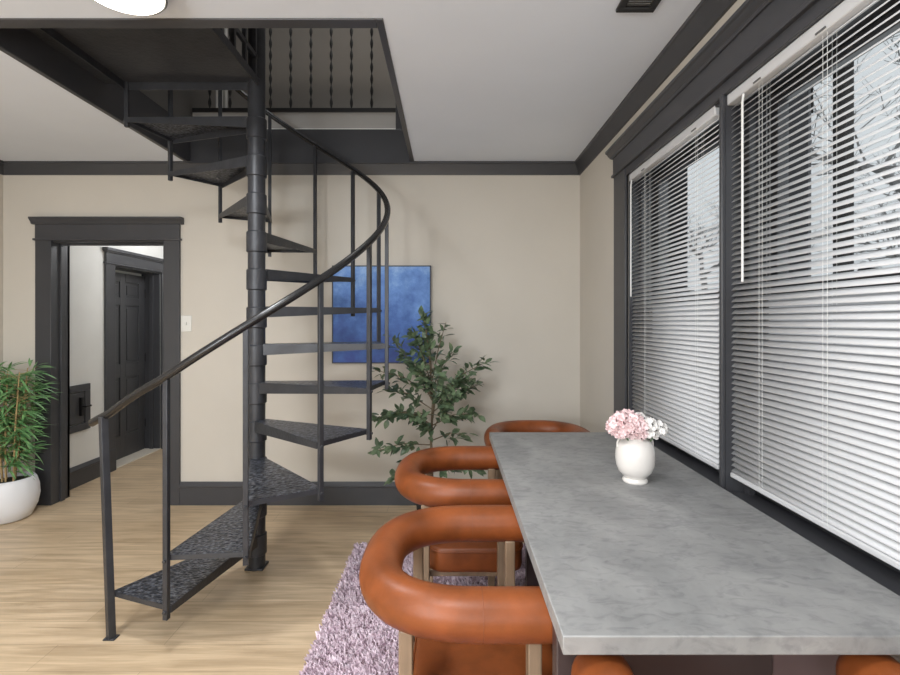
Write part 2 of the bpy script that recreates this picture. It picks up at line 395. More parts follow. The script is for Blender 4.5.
# doorway in the back wall
d1 = empty('door_1', (DX0, YB, 0)); struct(d1, 'charcoal cased doorway open to the hall, left of the staircase', 'doorway')
def child(o, p):
    o.parent = p; o.matrix_parent_inverse = Matrix.Translation(-p.location); return o
cx = -.02
m = MB(); m.box(DX0-.124, DX0, YB-.022, YB, 0, 2.045); child(m.build('casing', 'trim', bevel=.003), d1)
m = MB(); m.box(DX1, DX1+.124, YB-.022, YB, 0, 2.045); child(m.build('casing', 'trim', bevel=.003), d1)
m = MB(); m.box(DX0-.135, DX1+.135, YB-.034, YB, 2.040, 2.056); m.box(DX0-.124, DX1+.124, YB-.024, YB, 2.056, 2.165)
m.sweep([(0, 2.165), (.03, 2.165), (.036, 2.18), (.052, 2.2), (.056, 2.204), (.056, 2.217), (0, 2.217)], (DX0-.15, YB, 0), (DX1+.15, YB, 0), (0, -1, 0), (0, 0, 1))
child(m.build('head_casing', 'trim', bevel=.002), d1)
m = MB(); m.box(DX0-.02, DX0, YB-.004, YB+.165, 0, DH+.02); m.box(DX1, DX1+.02, YB-.004, YB+.165, 0, DH+.02); m.box(DX0, DX1, YB-.004, YB+.165, DH, DH+.02)
m.box(DX0, DX0+.014, YB+.06, YB+.10, 0, DH); m.box(DX1-.014, DX1, YB+.06, YB+.10, 0, DH); m.box(DX0, DX1, YB+.06, YB+.10, DH-.014, DH)
child(m.build('jamb', 'trim', bevel=.002), d1)
m = MB(); m.box(DX0-.11, DX0, YB+.14, YB+.165, 0, 2.1)
child(m.build('hall_casing', 'trim', bevel=.002), d1)
# hall door
d2 = empty('door_2', (HX, HD[0], 0)); struct(d2, 'charcoal six panel door in the hall, seen through the doorway', 'door')
m = MB(); m.box(HX, HX+.022, HD[0]-.125, HD[0], 0, HDH); m.box(HX, HX+.03, HD[0]-.13, HD[0]+.002, 0, .21); child(m.build('casing', 'trim', bevel=.003), d2)
m = MB(); m.box(HX, HX+.022, HD[1], HD[1]+.125, 0, HDH); child(m.build('casing', 'trim', bevel=.003), d2)
m = MB(); m.box(HX, HX+.03, HD[0]-.135, HD[1]+.135, HDH-.005, HDH+.012); m.box(HX, HX+.024, HD[0]-.125, HD[1]+.125, HDH+.012, 2.07)
m.box(HX, HX+.05, HD[0]-.15, HD[1]+.15, 2.075, 2.105); m.box(HX, HX+.036, HD[0]-.14, HD[1]+.14, 2.062, 2.077); child(m.build('head_casing', 'trim', bevel=.003), d2)
m = MB(); m.box(HX-.2, HX, HD[0], HD[0]+.015, 0, HDH); m.box(HX-.2, HX, HD[1]-.015, HD[1], 0, HDH); m.box(HX-.2, HX, HD[0], HD[1], HDH-.02, HDH)
m.box(HX-.10, HX-.06, HD[1]-.035, HD[1]-.015, 0, HDH-.02)
child(m.build('jamb', 'trim', bevel=.002), d2)
m = MB(); X0, X1 = HX-.195, HX-.160
m.box(X0, X1-.012, HD[0]+.02, HD[1]-.02, .012, HDH-.05)
ly = [HD[0]+.02, HD[0]+.12, HD[0]+.34, HD[0]+.42, HD[1]-.12, HD[1]-.02]
lz = [.012, .24, .84, .98, 1.58, 1.66, 1.82, HDH-.05]
for a in (0, 2, 4): m.box(X1-.013, X1, ly[a], ly[a+1], .012, HDH-.05)
for a in (0, 2, 4, 6):
    m.box(X1-.013, X1, ly[1], ly[2], lz[a], lz[a+1]); m.box(X1-.013, X1, ly[3], ly[4], lz[a], lz[a+1])
for a in (1, 3, 5):
    for q in (1, 3): m.box(X1-.013, X1-.004, ly[q]+.03, ly[q+1]-.03, lz[a]+.03, lz[a+1]-.03)
child(m.build('door_leaf', 'door', bevel=.003), d2)
for z in (.3, 1.02, 1.72):
    m = MB(); m.tube([(X1+.008, HD[1]-.022, z-.045), (X1+.008, HD[1]-.022, z+.045)], .007, 8); child(m.build('hinge', 'latch'), d2)
m = MB(); m.box(HX-.2, HX+.01, HD[0], HD[1], 0, .012); child(m.build('threshold', 'gold', bevel=.003), d2)

# ------------------------------------------------------------------ windows
def window(n, y0, y1, lab):
    wn = empty('window_%d' % n, (XR, (y0+y1)/2, WZ0)); struct(wn, lab, 'window')
    xa, xb = 1.125, 1.165
    zm = 1.53
    m = MB(); t = .05
    if n == 2: m.box(XR, XR+.22, y0-.001, y0+.012, WZ0, WZ1)
    if n == 1: m.box(XR, XR+.22, y1-.012, y1+.001, WZ0, WZ1)
    m.box(XR, XR+.22, y0, y1, WZ1-.012, WZ1)
    m.box(1.075, 1.1, y0+.001, y0+.03, WZ0, WZ1-.012); m.box(1.075, 1.1, y1-.03, y1-.001, WZ0, WZ1-.012)
    child(m.build('jamb', 'trim', bevel=.002), wn)
    def sash(nm, xa, xb, za, zb, pane):
        m = MB(); ya, yb = y0+.014, y1-.014
        m.box(xa, xb, ya, ya+t, za, zb); m.box(xa, xb, yb-t, yb, za, zb)
        m.box(xa, xb, ya+t, yb-t, za, za+(.075 if za < 1 else .045)); m.box(xa, xb, ya+t, yb-t, zb-.045, zb)
        s = child(m.build(nm, 'trim', bevel=.003), wn)
        g = MB(); g.box((xa+xb)/2-.002, (xa+xb)/2+.002, ya+t-.006, yb-t+.006, za+.03, zb-.03)
        g = g.build('pane', pane, smooth=0); g.parent = s
        return s
    sash('lower_sash', 1.105, 1.145, WZ0+.01, zm+.02, 'film')
    sash('upper_sash', 1.155, 1.195, zm-.02, WZ1-.014, 'glass')
    m = MB(); m.box(1.088, 1.106, (y0+y1)/2-.03, (y0+y1)/2+.03, WZ0+.055, WZ0+.066); m.box(1.088, 1.093, (y0+y1)/2-.03, (y0+y1)/2+.03, WZ0+.055, WZ0+.08)
    child(m.build('sash_lift', 'latch', bevel=.002), wn)
    m = MB(); m.box(1.11, 1.14, (y0+y1)/2-.02, (y0+y1)/2+.02, zm+.02, zm+.032); child(m.build('sash_lock', 'latch', bevel=.004), wn)
    return wn
window(1, *WY[1], 'far double hung window behind the farther white blind')
window(2, *WY[0], 'near double hung window behind the nearer white blind')
# shared window trim
m = MB(); XC = .994
m.box(XC, XR, WY[1][1], WY[1][1]+.19, .70, 2.29); m.box(XC+.008, XR, WY[1][1]-.0, WY[1][1]+.03, .7, 2.25)
struct(m.build('trim_8', 'trim', bevel=.004), 'charcoal vertical window casing at far end', 'casing')
m = MB(); m.box(XC, XR+.22, WY[0][1], WY[1][0], WZ0-.02, 2.25); m.box(XC-.002, XR-.006, WY[0][1]-.004, WY[1][0]-.006, WZ0-.02, 2.25)
struct(m.build('trim_9', 'trim', bevel=.004), 'charcoal mullion post between the two windows', 'casing')
m = MB(); m.box(XC, XR, WY[0][0]-.19, WY[0][0], .70, 2.29)
struct(m.build('trim_10', 'trim', bevel=.004), 'charcoal vertical window casing at near end', 'casing')
m = MB(); ya, yb = WY[0][0]-.19, WY[1][1]+.19
m.box(XC+.004, XR, WY[0][0], WY[1][1], 2.243, 2.29); m.box(XC-.012, XR, ya-.012, yb+.012, 2.285, 2.30); m.box(XC-.004, XR, ya, yb, 2.30, 2.41)
m.box(XC-.012, XR, ya-.012, yb+.012, 2.398, 2.412)
m.sweep([(0, 2.412), (.026, 2.412), (.030, 2.420), (.036, 2.424), (.046, 2.438), (.055, 2.442), (.055, 2.458), (0, 2.458)], (XR, ya-.05, 0), (XR, yb+.05, 0), (-1, 0, 0), (0, 0, 1))
struct(m.build('trim_11', 'trim', smooth=25, bevel=.002), 'charcoal window head casing with moulded cap', 'casing')
m = MB(); m.box(.992, XR+.23, WY[0][0]-.2, WY[1][1]+.2, WZ0-.03, WZ0+.006)
struct(m.build('trim_12', 'trim', bevel=.004), 'charcoal window sill behind the table', 'sill')

# blinds
def blind(y0, y1, lab, wand_y, cords):
    root = empty('window_blind', (1.036, (y0+y1)/2, 2.24)); tag(root, lab, 'blind', 'white mini blinds')
    m = MB(); m.box(1.012, 1.055, y0, y1, 2.203, 2.243); child(m.build('headrail', 'slat', bevel=.004), root)
    m = MB(); pitch = .0212; z = .882; rnd = random.Random(3)
    w_ = .0136; a0 = math.radians(40)
    while z < 2.198:
        a = a0+rnd.uniform(-.03, .03)
        prev = None; pts = []
        for k in range(5):
            s = -1+k*.5
            px = s*w_; pz = .0022*(1-s*s)
            pts.append((1.036+px*math.cos(a)-pz*math.sin(a), z+px*math.sin(a)+pz*math.cos(a)))
        n = len(m.v); dz = rnd.uniform(-.0008, .0008)
        for y in (y0+.004, y1-.004):
            m.v += [(x, y, zz+dz) for x, zz in pts]
        m.f += [(n+k, n+k+1, n+5+k+1, n+5+k) for k in range(4)]
        z += pitch
    sl = child(m.build('slats', 'slat', smooth=60), root)
    so = sl.modifiers.new('solid', 'SOLIDIFY'); so.thickness = .0007
    m = MB(); m.box(1.022, 1.050, y0+.002, y1-.002, .853, .871); child(m.build('bottom_rail', 'slat', bevel=.004), root)
    m = MB(); m.tube([(1.012, wand_y, 2.2), (1.008, wand_y, 2.17), (1.008, wand_y, 1.555)], .004, 8); child(m.build('tilt_wand', 'cord'), root)
    for y in cords:
        for dy in (-.008, .008):
            m = MB(); m.box(1.0225, 1.0233, y+dy-.0004, y+dy+.0004, .862, 2.205); m.box(1.048, 1.0488, y+dy-.0004, y+dy+.0004, .862, 2.205)
            child(m.build('ladder_cord', 'cord', smooth=0), root)
        m = MB(); m.box(1.0085, 1.0122, y-.018, y+.018, 2.207, 2.212); child(m.build('cord_guide', 'ventin', smooth=0), root)
    return root
blind(1.862, 2.748, 'white mini blind in the far window, behind the flower vase', 2.71, (2.55, 2.02))
blind(.862, 1.781, 'larger looking white mini blind in the near window, at right edge', 1.68, (1.605, 1.33, 1.0))

# ------------------------------------------------------------------ outdoors
struct(MB().box(1.3, 16, -6, 20, -.6, -.5).build('ground', 'ground', smooth=0), 'ground outside the windows', 'ground')
def house(poly, h, lab):
    cx_ = sum(p[0] for p in poly)/4; cy_ = sum(p[1] for p in poly)/4
    r = empty('house', (cx_, cy_, -.5)); tag(r, lab, 'house', 'neighbouring houses')
    child(MB().prism(poly, -.5, h).build('wall', 'house', smooth=0), r)
    big = [(cx_+(x-cx_)*1.06, cy_+(y-cy_)*1.06) for x, y in poly]; top = [(cx_+(x-cx_)*.3, cy_+(y-cy_)*.7) for x, y in poly]
    child(MB().hexa([(x, y, h) for x, y in big], [(x, y, h+1.2) for x, y in top]).build('roof', 'brick_out', smooth=0), r)
    return r
house([(2.3, 8.2), (4.0, 8.2), (4.6, 12.5), (2.3, 12.5)], 5.8, 'dark house outside behind the left part of the far blind')
house([(3.35, 4.56), (6.0, 8.1), (4.75, 8.45), (2.95, 5.25)], 4.9, 'dark house outside behind the left part of the near blind')
m = MB(); m.tube([(4, 4.96, -.5), (4, 4.96, 5.2)], .085, 12); tag(recenter(m.build('post', 'brick_out'), (4, 4.96, -.5)), 'dark upright post outside behind the near blind', 'post')
def bare_tree(x, y, seed, lab, L0=2.0, dep0=6):
    rnd = random.Random(seed); m = MB()
    def grow(p, d, L, r, dep):
        q = p+d*L
        mid = (p+q)/2+Vector((rnd.uniform(-1, 1), rnd.uniform(-1, 1), rnd.uniform(-1, 1)))*L*.07
        m.tube([p, mid, q], [r, r*.85, r*.65], 6 if dep > 3 else 3)
        if dep == 0: return
        for k in range(3):
            nd = (d*.75+Vector((rnd.uniform(-1, 1), rnd.uniform(-1, 1), rnd.uniform(-.5, .7)))*.9).normalized()
            grow(p+(q-p)*rnd.uniform(.5, 1), nd, L*rnd.uniform(.62, .84), r*.58, dep-1)
    root = empty('bare_tree', (x, y, -.5)); tag(root, lab, 'tree', 'bare trees outside')
    m.tube([(x, y, -.5), (x, y, 1.2)], [.18, .14], 10)
    grow(Vector((x, y, 1.1)), Vector((0, .05, 1)).normalized(), L0, .13, dep0)
    child(m.build('trunk_and_branches', 'branch'), root)
    return root
bare_tree(9.4, 8.8, 4, 'bare pale tree outside at right edge of the near blind', 2.7)
bare_tree(12.6, 12.4, 7, 'bare pale tree outside behind the dark post')
bare_tree(8.6, 16.4, 9, 'bare pale tree outside between the two dark houses')

# ------------------------------------------------------------------ spiral staircase
PX, PY = -1.11, 2.822; R = .746; A0 = math.radians(-122.39); DA = .4403; RI = .217
def ang(k): return A0+DA*k
def pt(k, r=R, z=0): return Vector((PX+r*math.cos(ang(k)), PY+r*math.sin(ang(k)), z))
st = empty('spiral_staircase', (PX, PY, 0)); tag(st, 'black steel spiral staircase rising through the ceiling opening', 'staircase')
LZ = 2.80
m = MB(); m.lathe([(.048, .012), (.048, 4.1)], (PX, PY, 0), 28); child(m.build('pole', 'steel'), st)
m = MB(); m.box(PX-.052, PX+.052, PY-.048, PY+.052, 0, .012); child(m.build('base_plate', 'steel', bevel=.003), st)
def tz(k): return RI*k-.014
def rail_z(k): return RI*k+.965 if k >= 1 else (1.01+.172*k if k >= 0 else 1.01+.14*k)
for k in range(1, 13):
    z = tz(k)
    t = child(MB().lathe([(.05, z-.125), (.056, z-.12), (.056, z-.01), (.05, z-.004)], (PX, PY, 0), 28).build('hub', 'steel'), st)
    m = MB(); th = .006; a, b_ = ang(k-1), ang(k); ri = .045
    def P(aa, r, off=0): # offset sideways (perpendicular)
        return (PX+r*math.cos(aa)-off*math.sin(aa), PY+r*math.sin(aa)+off*math.cos(aa))
    Ro = R-.010
    poly = [P(a, ri, -.028), P(a, Ro, -.012), P(b_, Ro, .012), P(b_, ri, .028)]
    m.prism(poly, z-th, z); t = child(m.build('tread', 'tread', smooth=0), st)
    m = MB()
    for (q0, q1) in ((poly[0], poly[1]), (poly[3], poly[2])):
        v = (Vector(q1)-Vector(q0)); nn = Vector((-v.y, v.x)).normalized()*.003
        bq = lambda zi, zo: [(q0[0]-nn.x, q0[1]-nn.y, zi), (q1[0]-nn.x, q1[1]-nn.y, zo), (q1[0]+nn.x, q1[1]+nn.y, zo), (q0[0]+nn.x, q0[1]+nn.y, zi)]
        m.hexa(bq(z-.064, z-.030), bq(z-.001, z-.001))
    q0, q1 = poly[1], poly[2]; m.bar((q0[0], q0[1], z-.013), (q1[0], q1[1], z-.013), .005, .022)
    m = m.build('tread_rim', 'steel', smooth=0); m.parent = t
for k in range(1, 13):
    p = pt(k); z0 = RI*k-.067
    m = MB(); a = ang(k); d = Vector((math.cos(a), math.sin(a), 0))
    m.bar((p.x, p.y, z0), (p.x, p.y, rail_z(k)-.005), .022, .022, up=d)
    for zz in (tz(k)-.018, tz(k+1)-.018):
        if zz < rail_z(k): m.tube([(p.x+d.x*.010, p.y+d.y*.010, zz), (p.x+d.x*.019, p.y+d.y*.019, zz)], .008, 8)
    child(m.build('baluster', 'steel', bevel=.002), st)
# newel
nb = pt(0, R+.004, 0); nt_ = pt(-.12, R+.02, rail_z(0)-.02)
m = MB(); m.bar(nb, nt_, .03, .03, up=(math.cos(A0), math.sin(A0), 0)); m.box(nb.x-.026, nb.x+.026, nb.y-.02, nb.y+.02, 0, .006)
child(m.build('newel_post', 'steel', bevel=.002), st)
path = []
for i in range(0, 140):
    k = -.42+i*.1
    if k > 13.0: break
    rr = R+.004+(.03*(-k/.4) if k < 0 else 0)
    path.append(pt(k, rr, rail_z(k)))
m = MB(); m.tube(path, .018, 12); child(m.build('handrail', 'rail', smooth=50), st)
# landing
LX0 = PX-R-.012; LY0 = OY0+.004
m = MB(); m.box(LX0, PX+.03, LY0, PY, LZ-.006, LZ); child(m.build('landing', 'steel', smooth=0), st)
m = MB(); m.box(LX0, PX, PY-.006, PY, LZ-.048, LZ-.006); m.box(PX+.024, PX+.03, LY0, PY-.05, LZ-.048, LZ-.006); m.box(LX0, PX+.03, LY0, LY0+.006, LZ-.048, LZ-.006); m.box(LX0, LX0+.006, LY0, PY, LZ-.048, LZ-.006)
child(m.build('landing_rim', 'steel', smooth=0), st)
child(MB().box(OX0+.003, LX0-.003, LY0, PY, LZ-.012, LZ+.03).build('landing_step', 'steel', smooth=0), st)
m = MB(); gx = PX+.02
m.bar((gx, LY0+.02, LZ+.11), (gx, PY-.06, LZ+.11), .02, .025); child(m.build('guard_bottom_rail', 'steel', bevel=.002), st)
m = MB(); m.bar((gx, LY0+.02, LZ+.95), (gx, PY-.06, LZ+.95), .03, .03)
child(m.build('guard_rail', 'steel', bevel=.002), st)
for i in range(6):
    y = LY0+.03+i*(PY-.08-LY0-.03)/5
    child(MB().bar((gx, y, LZ), (gx, y, LZ+.95), .02, .02).build('guard_baluster', 'steel'), st)

# ------------------------------------------------------------------ upstairs railing
ur = empty('upstairs_railing', (-1.1, YB+.01, 2.893)); tag(ur, 'black iron railing with knotted balusters above the stair opening', 'railing')
ry = YB+.01
child(MB().box(OX0, OX1-.10, ry-.015, ry+.015, 3.036, 3.068).build('bottom_rail', 'iron', smooth=0, bevel=.002), ur)
child(MB().box(OX0, OX1-.10, ry-.02, ry+.02, 3.86, 3.89).build('top_rail', 'iron', smooth=0, bevel=.004), ur)
child(MB().box(OX0, OX1-.08, ry-.005, ry+.02, 2.893, 3.036).build('toe_board', 'toe', smooth=0), ur)
child(MB().box(OX0, OX1-.08, ry-.02, ry+.02, 2.893, 2.908).build('toe_moulding', 'plastic', smooth=0), ur)
child(MB().box(OX1-.115, OX1-.001, ry-.03, ry+.03, 2.893, 3.95).build('end_post', 'trim', smooth=0, bevel=.004), ur)
for i in range(9):
    prof = [(.004, 3.06)]; z = 3.07
    while z < 3.80:
        prof += [(.004, z), (.008, z+.015), (.012, z+.035), (.012, z+.05), (.008, z+.07), (.004, z+.083)]; z += .092
    prof.append((.004, 3.87))
    x = -.600-.157*i
    if x < OX0+.03: break
    child(MB().lathe(prof, (x, ry, 0), 8).build('baluster', 'iron'), ur)
for i in range(3):
    x = -1.91+i*.035
    o = MB().lathe([(.013, 0), (.013, .95), (.013, 1.0)], (0, 0, 0), 8).build('white_spindle', 'plastic'); o.location = (x, YB+.25, 2.85)
    tag(o, 'thin white spindle upstairs, seen under the stair landing', 'spindle', 'white spindles upstairs')

# ------------------------------------------------------------------ ceiling fittings
cl = empty('ceiling_light', (-1.165, 1.735, CH)); tag(cl, 'round flush ceiling light glowing at top edge of the picture', 'ceiling light')
child(MB().lathe([(.05, CH), (.141, CH), (.145, CH-.02), (.145, CH-.045), (.141, CH-.05), (.137, CH-.048), (.135, CH-.03), (.05, CH-.03)], (-1.165, 1.735, 0), 48).build('rim', 'chrome'), cl)
child(MB().lathe([(.134, CH-.032), (.134, CH-.048), (.128, CH-.056), (.11, CH-.064), (.06, CH-.070), (.0001, CH-.072)], (-1.165, 1.735, 0), 48).build('diffuser', 'lamp'), cl)
cv = empty('ceiling_vent', (.75, 1.8, CH)); tag(cv, 'small black ceiling vent near the crown moulding', 'vent')
vx0, vx1, vy0, vy1 = .652, .80, 1.60, 1.915
m = MB(); zt_, zb_ = CH, CH-.014; f = .028
m.box(vx0, vx1, vy0, vy0+f, zb_, zt_); m.box(vx0, vx1, vy1-f, vy1, zb_, zt_); m.box(vx0, vx0+f, vy0+f, vy1-f, zb_, zt_); m.box(vx1-f, vx1, vy0+f, vy1-f, zb_, zt_)
child(m.build('frame', 'vent', smooth=0, bevel=.003), cv)
m = MB(); y = vy0+f+.005
while y < vy1-f-.005:
    m.hexa([(vx0+f, y, CH-.012), (vx1-f, y, CH-.012), (vx1-f, y+.002, CH-.012), (vx0+f, y+.002, CH-.012)], [(vx0+f, y+.012, CH), (vx1-f, y+.012, CH), (vx1-f, y+.014, CH), (vx0+f, y+.014, CH)]); y += .014
child(m.build('louvers', 'ventin', smooth=0), cv)

# ------------------------------------------------------------------ hall hatch, switch, painting
hh = empty('wall_hatch', (HX, 4.15, .46)); tag(hh, 'small charcoal hatch door low on the hall wall', 'hatch')
m = MB(); y0, y1, z0, z1 = 3.97, 4.34, .47, .87; f = .06
m.box(HX, HX+.02, y0, y1, z0, z0+f); m.box(HX, HX+.02, y0, y1, z1-f, z1); m.box(HX, HX+.02, y0, y0+f, z0+f, z1-f); m.box(HX, HX+.02, y1-f, y1, z0+f, z1-f)
child(m.build('frame', 'trim', bevel=.003), hh)
dr = child(MB().box(HX, HX+.012, y0+f+.004, y1-f-.004, z0+f+.004, z1-f-.004).build('door', 'door', bevel=.003), hh)
m = MB(); m.box(HX+.012, HX+.034, y1-.125, y1-.10, .60, .76); m.tube([(HX+.03, y1-.112, .68), (HX+.06, y1-.112, .68), (HX+.06, y1-.05, .68)], .009, 8)
m = m.build('latch', 'latch', bevel=.002); m.parent = dr
ls = empty('light_switch', (-2.03, YB, 1.4)); tag(ls, 'white light switch right of the doorway', 'light switch')
child(MB().box(-2.072, -1.99, YB-.006, YB, 1.338, 1.462).build('plate', 'plastic', bevel=.003), ls)
child(MB().box(-2.036, -2.026, YB-.016, YB-.005, 1.39, 1.412).build('toggle', 'plastic', bevel=.002), ls)
pa = empty('painting', (-.52, YB, 1.09)); tag(pa, 'square blue abstract canvas on the back wall behind the staircase', 'painting')
px0, px1, pz0, pz1 = -.898, -.139, 1.095, 1.846
cv_ = recenter(MB().box(px0+.008, px1-.008, YB-.03, YB-.002, pz0+.008, pz1-.008).build('canvas', 'painting', smooth=0), (-.52, YB-.02, 1.47)); child(cv_, pa)
m = MB(); m.box(px0, px0+.008, YB-.034, YB, pz0, pz1); m.box(px1-.008, px1, YB-.034, YB, pz0, pz1); m.box(px0, px1, YB-.034, YB, pz0, pz0+.008); m.box(px0, px1, YB-.034, YB, pz1-.008, pz1)
child(m.build('frame', 'frame_dark', smooth=0), pa)

# ------------------------------------------------------------------ dining table
TX0, TX1, TY0, TY1, TZ = .217, .985, .931, 2.64, .82
dt = empty('dining_table', ((TX0+TX1)/2, (TY0+TY1)/2, 0)); tag(dt, 'long grey concrete look dining table pushed against the windows', 'table')
o = MB().box(TX0, TX1, TY0, TY1, TZ-.037, TZ).build('tabletop', 'concrete', bevel=.0025); child(o, dt)
for (y, x0) in ((1.07, .235), (2.2, .35)):
    child(MB().box(x0, x0+.475, y, y+.045, .03, TZ-.038).build('leg', 'base', bevel=.004), dt)
    child(MB().box(x0+.477, .965, y+.012, y+.045, .03, TZ-.038).build('leg', 'base2', bevel=.004), dt)
child(MB().box(.42, .52, 1.115, 2.2, .60, .68).build('stretcher', 'base', bevel=.003), dt)

# ------------------------------------------------------------------ dining chairs
def make_chair():
    r = empty('dining_chair')
    zc, tr = .694, .0605
    path = [(.275-.04*i, -.268, zc) for i in range(7)]
    a, b_, x0 = .285, .268, .028
    for i in range(1, 32):
        t = -PI/2-PI*i/32; e = 2/2.5
        cxx, syy = math.cos(t), math.sin(t)
        path.append((x0+a*math.copysign(abs(cxx)**e, cxx), b_*math.copysign(abs(syy)**e, syy), zc))
    path += [(.035+.04*i, .268, zc) for i in range(7)]
    m = MB(); m.tube(path, tr, 24, rnd=True); bk = m.build('backrest', 'leather', r, smooth=60)
    for sgn in (-1, 1):
        m = MB(); n_ = 28
        ring = [(.02, sgn*.268+(tr-.0008)*math.cos(2*PI*i/n_), zc+(tr-.0008)*math.sin(2*PI*i/n_)) for i in range(n_+1)]
        m.tube(ring, .0016, 6); s = m.build('seam', 'seam', smooth=60); s.parent = bk
    # seat cushion : rounded block with a welt
    m = MB()
    def rr(hx, hy, rad, n=7):
        o = []
        for cx_, cy_, a0 in ((hx-rad, hy-rad, 0), (-hx+rad, hy-rad, PI/2), (-hx+rad, -hy+rad, PI), (hx-rad, -hy+rad, 1.5*PI)):
            for i in range(n): o.append((cx_+rad*math.cos(a0+PI/2*i/(n-1)), cy_+rad*math.sin(a0+PI/2*i/(n-1))))
        return o
    levels = [(-.012, .34), (-.003, .345), (0, .36), (0, .425), (-.003, .438), (-.014, .446), (-.05, .452), (-.12, .455)]
    base = len(rr(1, 1, .1)); n0 = 0
    for off, z in levels:
        m.v += [(x+.045, y, z) for x, y in rr(.205+off, .212+off, max(.02, .07+off))]
    for q in range(len(levels)-1):
        for i in range(base):
            j = (i+1) % base; m.f.append((q*base+i, q*base+j, (q+1)*base+j, (q+1)*base+i))
    m.f.append(tuple(reversed(range(base)))); m.f.append(tuple((len(levels)-1)*base+i for i in range(base)))
    se = m.build('seat', 'leather', r, smooth=50)
    m = MB(); m.tube([(x+.045, y, .43) for x, y in rr(.206, .213, .07)]+[(rr(.206, .213, .07)[0][0]+.045, rr(.206, .213, .07)[0][1], .43)], .004, 6)
    m.build('piping', 'leather', se, smooth=60)
    for x in (-.166, .150):
        for sgn in (-1, 1):
            MB().box(x-.017, x+.017, sgn*.243-.022, sgn*.243+.022, .0, .650).build('leg', 'wood', r, bevel=.004)
    m = MB(); m.box(-.18, .165, -.19, -.16, .316, .345); m.box(-.18, .165, .16, .19, .316, .345); m.box(-.18, -.152, -.235, .235, .316, .345); m.box(.136, .165, -.235, .235, .316, .345)
    m.build('seat_frame', 'wood', r, bevel=.003)
    return r
ch0 = make_chair()
RUGZ = .014
G = 'cognac leather barrel dining chairs'
for i, (x, y, a, lab) in enumerate([
    (.060, 1.454, 0, 'brown leather barrel chair on the long side, nearer of the two, largest in view'),
    (.068, 2.276, 0, 'brown leather barrel chair on the long side, in front of the leafy ficus'),
    (.540, 2.955, -PI/2, 'brown leather barrel chair at the far end, only its back showing above the tabletop'),
    (.572, .70, PI/2, 'brown leather barrel chair at the near end, arm tips showing below the tabletop edge')]):
    o = ch0 if i == 0 else copy_tree(ch0)
    o.location = (x, y, RUGZ if i != 2 else RUGZ); o.rotation_euler = (0, 0, a); tag(o, lab, 'chair', G)

# ------------------------------------------------------------------ vase and flowers
vx, vy = .697, 1.832
vs = empty('vase', (vx, vy, TZ)); tag(vs, 'white ceramic vase holding pink and white flowers on the table', 'vase')
prof = [(.0001, 0), (.044, 0), (.0465, .004), (.0455, .010), (.040, .016), (.043, .022), (.052, .030), (.062, .042), (.069, .064), (.0715, .090), (.070, .115), (.066, .132), (.060, .145), (.052, .154), (.044, .159), (.041, .162), (.043, .1665), (.040, .1675), (.036, .160), (.037, .150), (.055, .135), (.064, .10), (.05, .05), (.0001, .03)]
child(MB().lathe(prof, (vx, vy, TZ), 48).build('body', 'vase', smooth=50), vs)
m = MB(); ring = [(vx+.0385*math.cos(2*PI*i/32), vy+.0385*math.sin(2*PI*i/32), TZ+.167) for i in range(33)]; m.tube(ring, .003, 8); child(m.build('rim', 'vasein'), vs)
for s in (-1, 1):
    m = MB(); m.tube([(vx+s*.041, vy, TZ+.162), (vx+s*.052, vy, TZ+.163), (vx+s*.061, vy, TZ+.158), (vx+s*.066, vy, TZ+.146), (vx+s*.066, vy, TZ+.130)], .004, 8); child(m.build('handle', 'vase'), vs)
def flower(kind, c, r, stem_to, seed, lab, grp):
    rnd = random.Random(seed); root = empty(kind+'_flower', c); tag(root, lab, 'flower', grp)
    m = MB(); C0 = Vector(c)
    layers = ((.30, 5, 1.25), (.60, 8, .85), (.82, 10, .5), (1.0, 12, 0.1), (.95, 10, -.4)) if kind == 'pink' else ((.5, 6, 1.2), (.8, 9, .7), (1.0, 12, .15), (.95, 10, -.35))
    for rad, cnt, el in layers:
        for j in range(cnt):
            az = 2*PI*j/cnt+rnd.uniform(-.3, .3)+rad*3; e = el+rnd.uniform(-.15, .15)
            d = Vector((math.cos(az)*math.cos(e), math.sin(az)*math.cos(e), math.sin(e)))
            u = d.cross(Vector((0, 0, 1))).normalized(); v_ = u.cross(d)
            d = (d+Vector((rnd.uniform(-1, 1), rnd.uniform(-1, 1), rnd.uniform(-1, 1)))*.45).normalized(); u = d.cross(Vector((0, 0, 1))).normalized(); v_ = u.cross(d)
            p = C0+d*r*rad*.8; sz = r*(.46 if kind == 'pink' else .36)*rnd.uniform(.8, 1.2); n = len(m.v); N = 6
            for a_ in range(N):
                for b2 in range(N):
                    s1, s2 = -1+2*a_/(N-1), -1+2*b2/(N-1)
                    x = s1*math.sqrt(1-s2*s2/2); y = s2*math.sqrt(1-s1*s1/2); q = x*x+y*y
                    m.v.append(tuple(p+u*x*sz+v_*y*sz+d*(sz*(.34*q*q if kind != 'pink' else .30*q*q*math.sin(5*math.atan2(y, x)+j)+.25*q)+rnd.uniform(-.08, .08)*sz)))
            m.f += [(n+a_*N+b2, n+(a_+1)*N+b2, n+(a_+1)*N+b2+1, n+a_*N+b2+1) for a_ in range(N-1) for b2 in range(N-1)]
    child(m.build('petals', 'pink' if kind == 'pink' else 'white_petal', smooth=80), root)
    m = MB(); m.tube([C0, (C0+Vector(stem_to))/2+Vector((0, 0, .01)), stem_to], .003, 6); child(m.build('stem', 'leaf_dark'), root)
    if kind != 'pink':
        for _ in range(3):
            p = C0+Vector((rnd.uniform(-1, 1), -abs(rnd.uniform(.4, 1)), rnd.uniform(-.2, 1))).normalized()*r*1.0
            child(MB().lathe([(.0001, -.003), (.0035, 0), (.0001, .003)], p, 6).build('bud', 'pot_dark'), root)
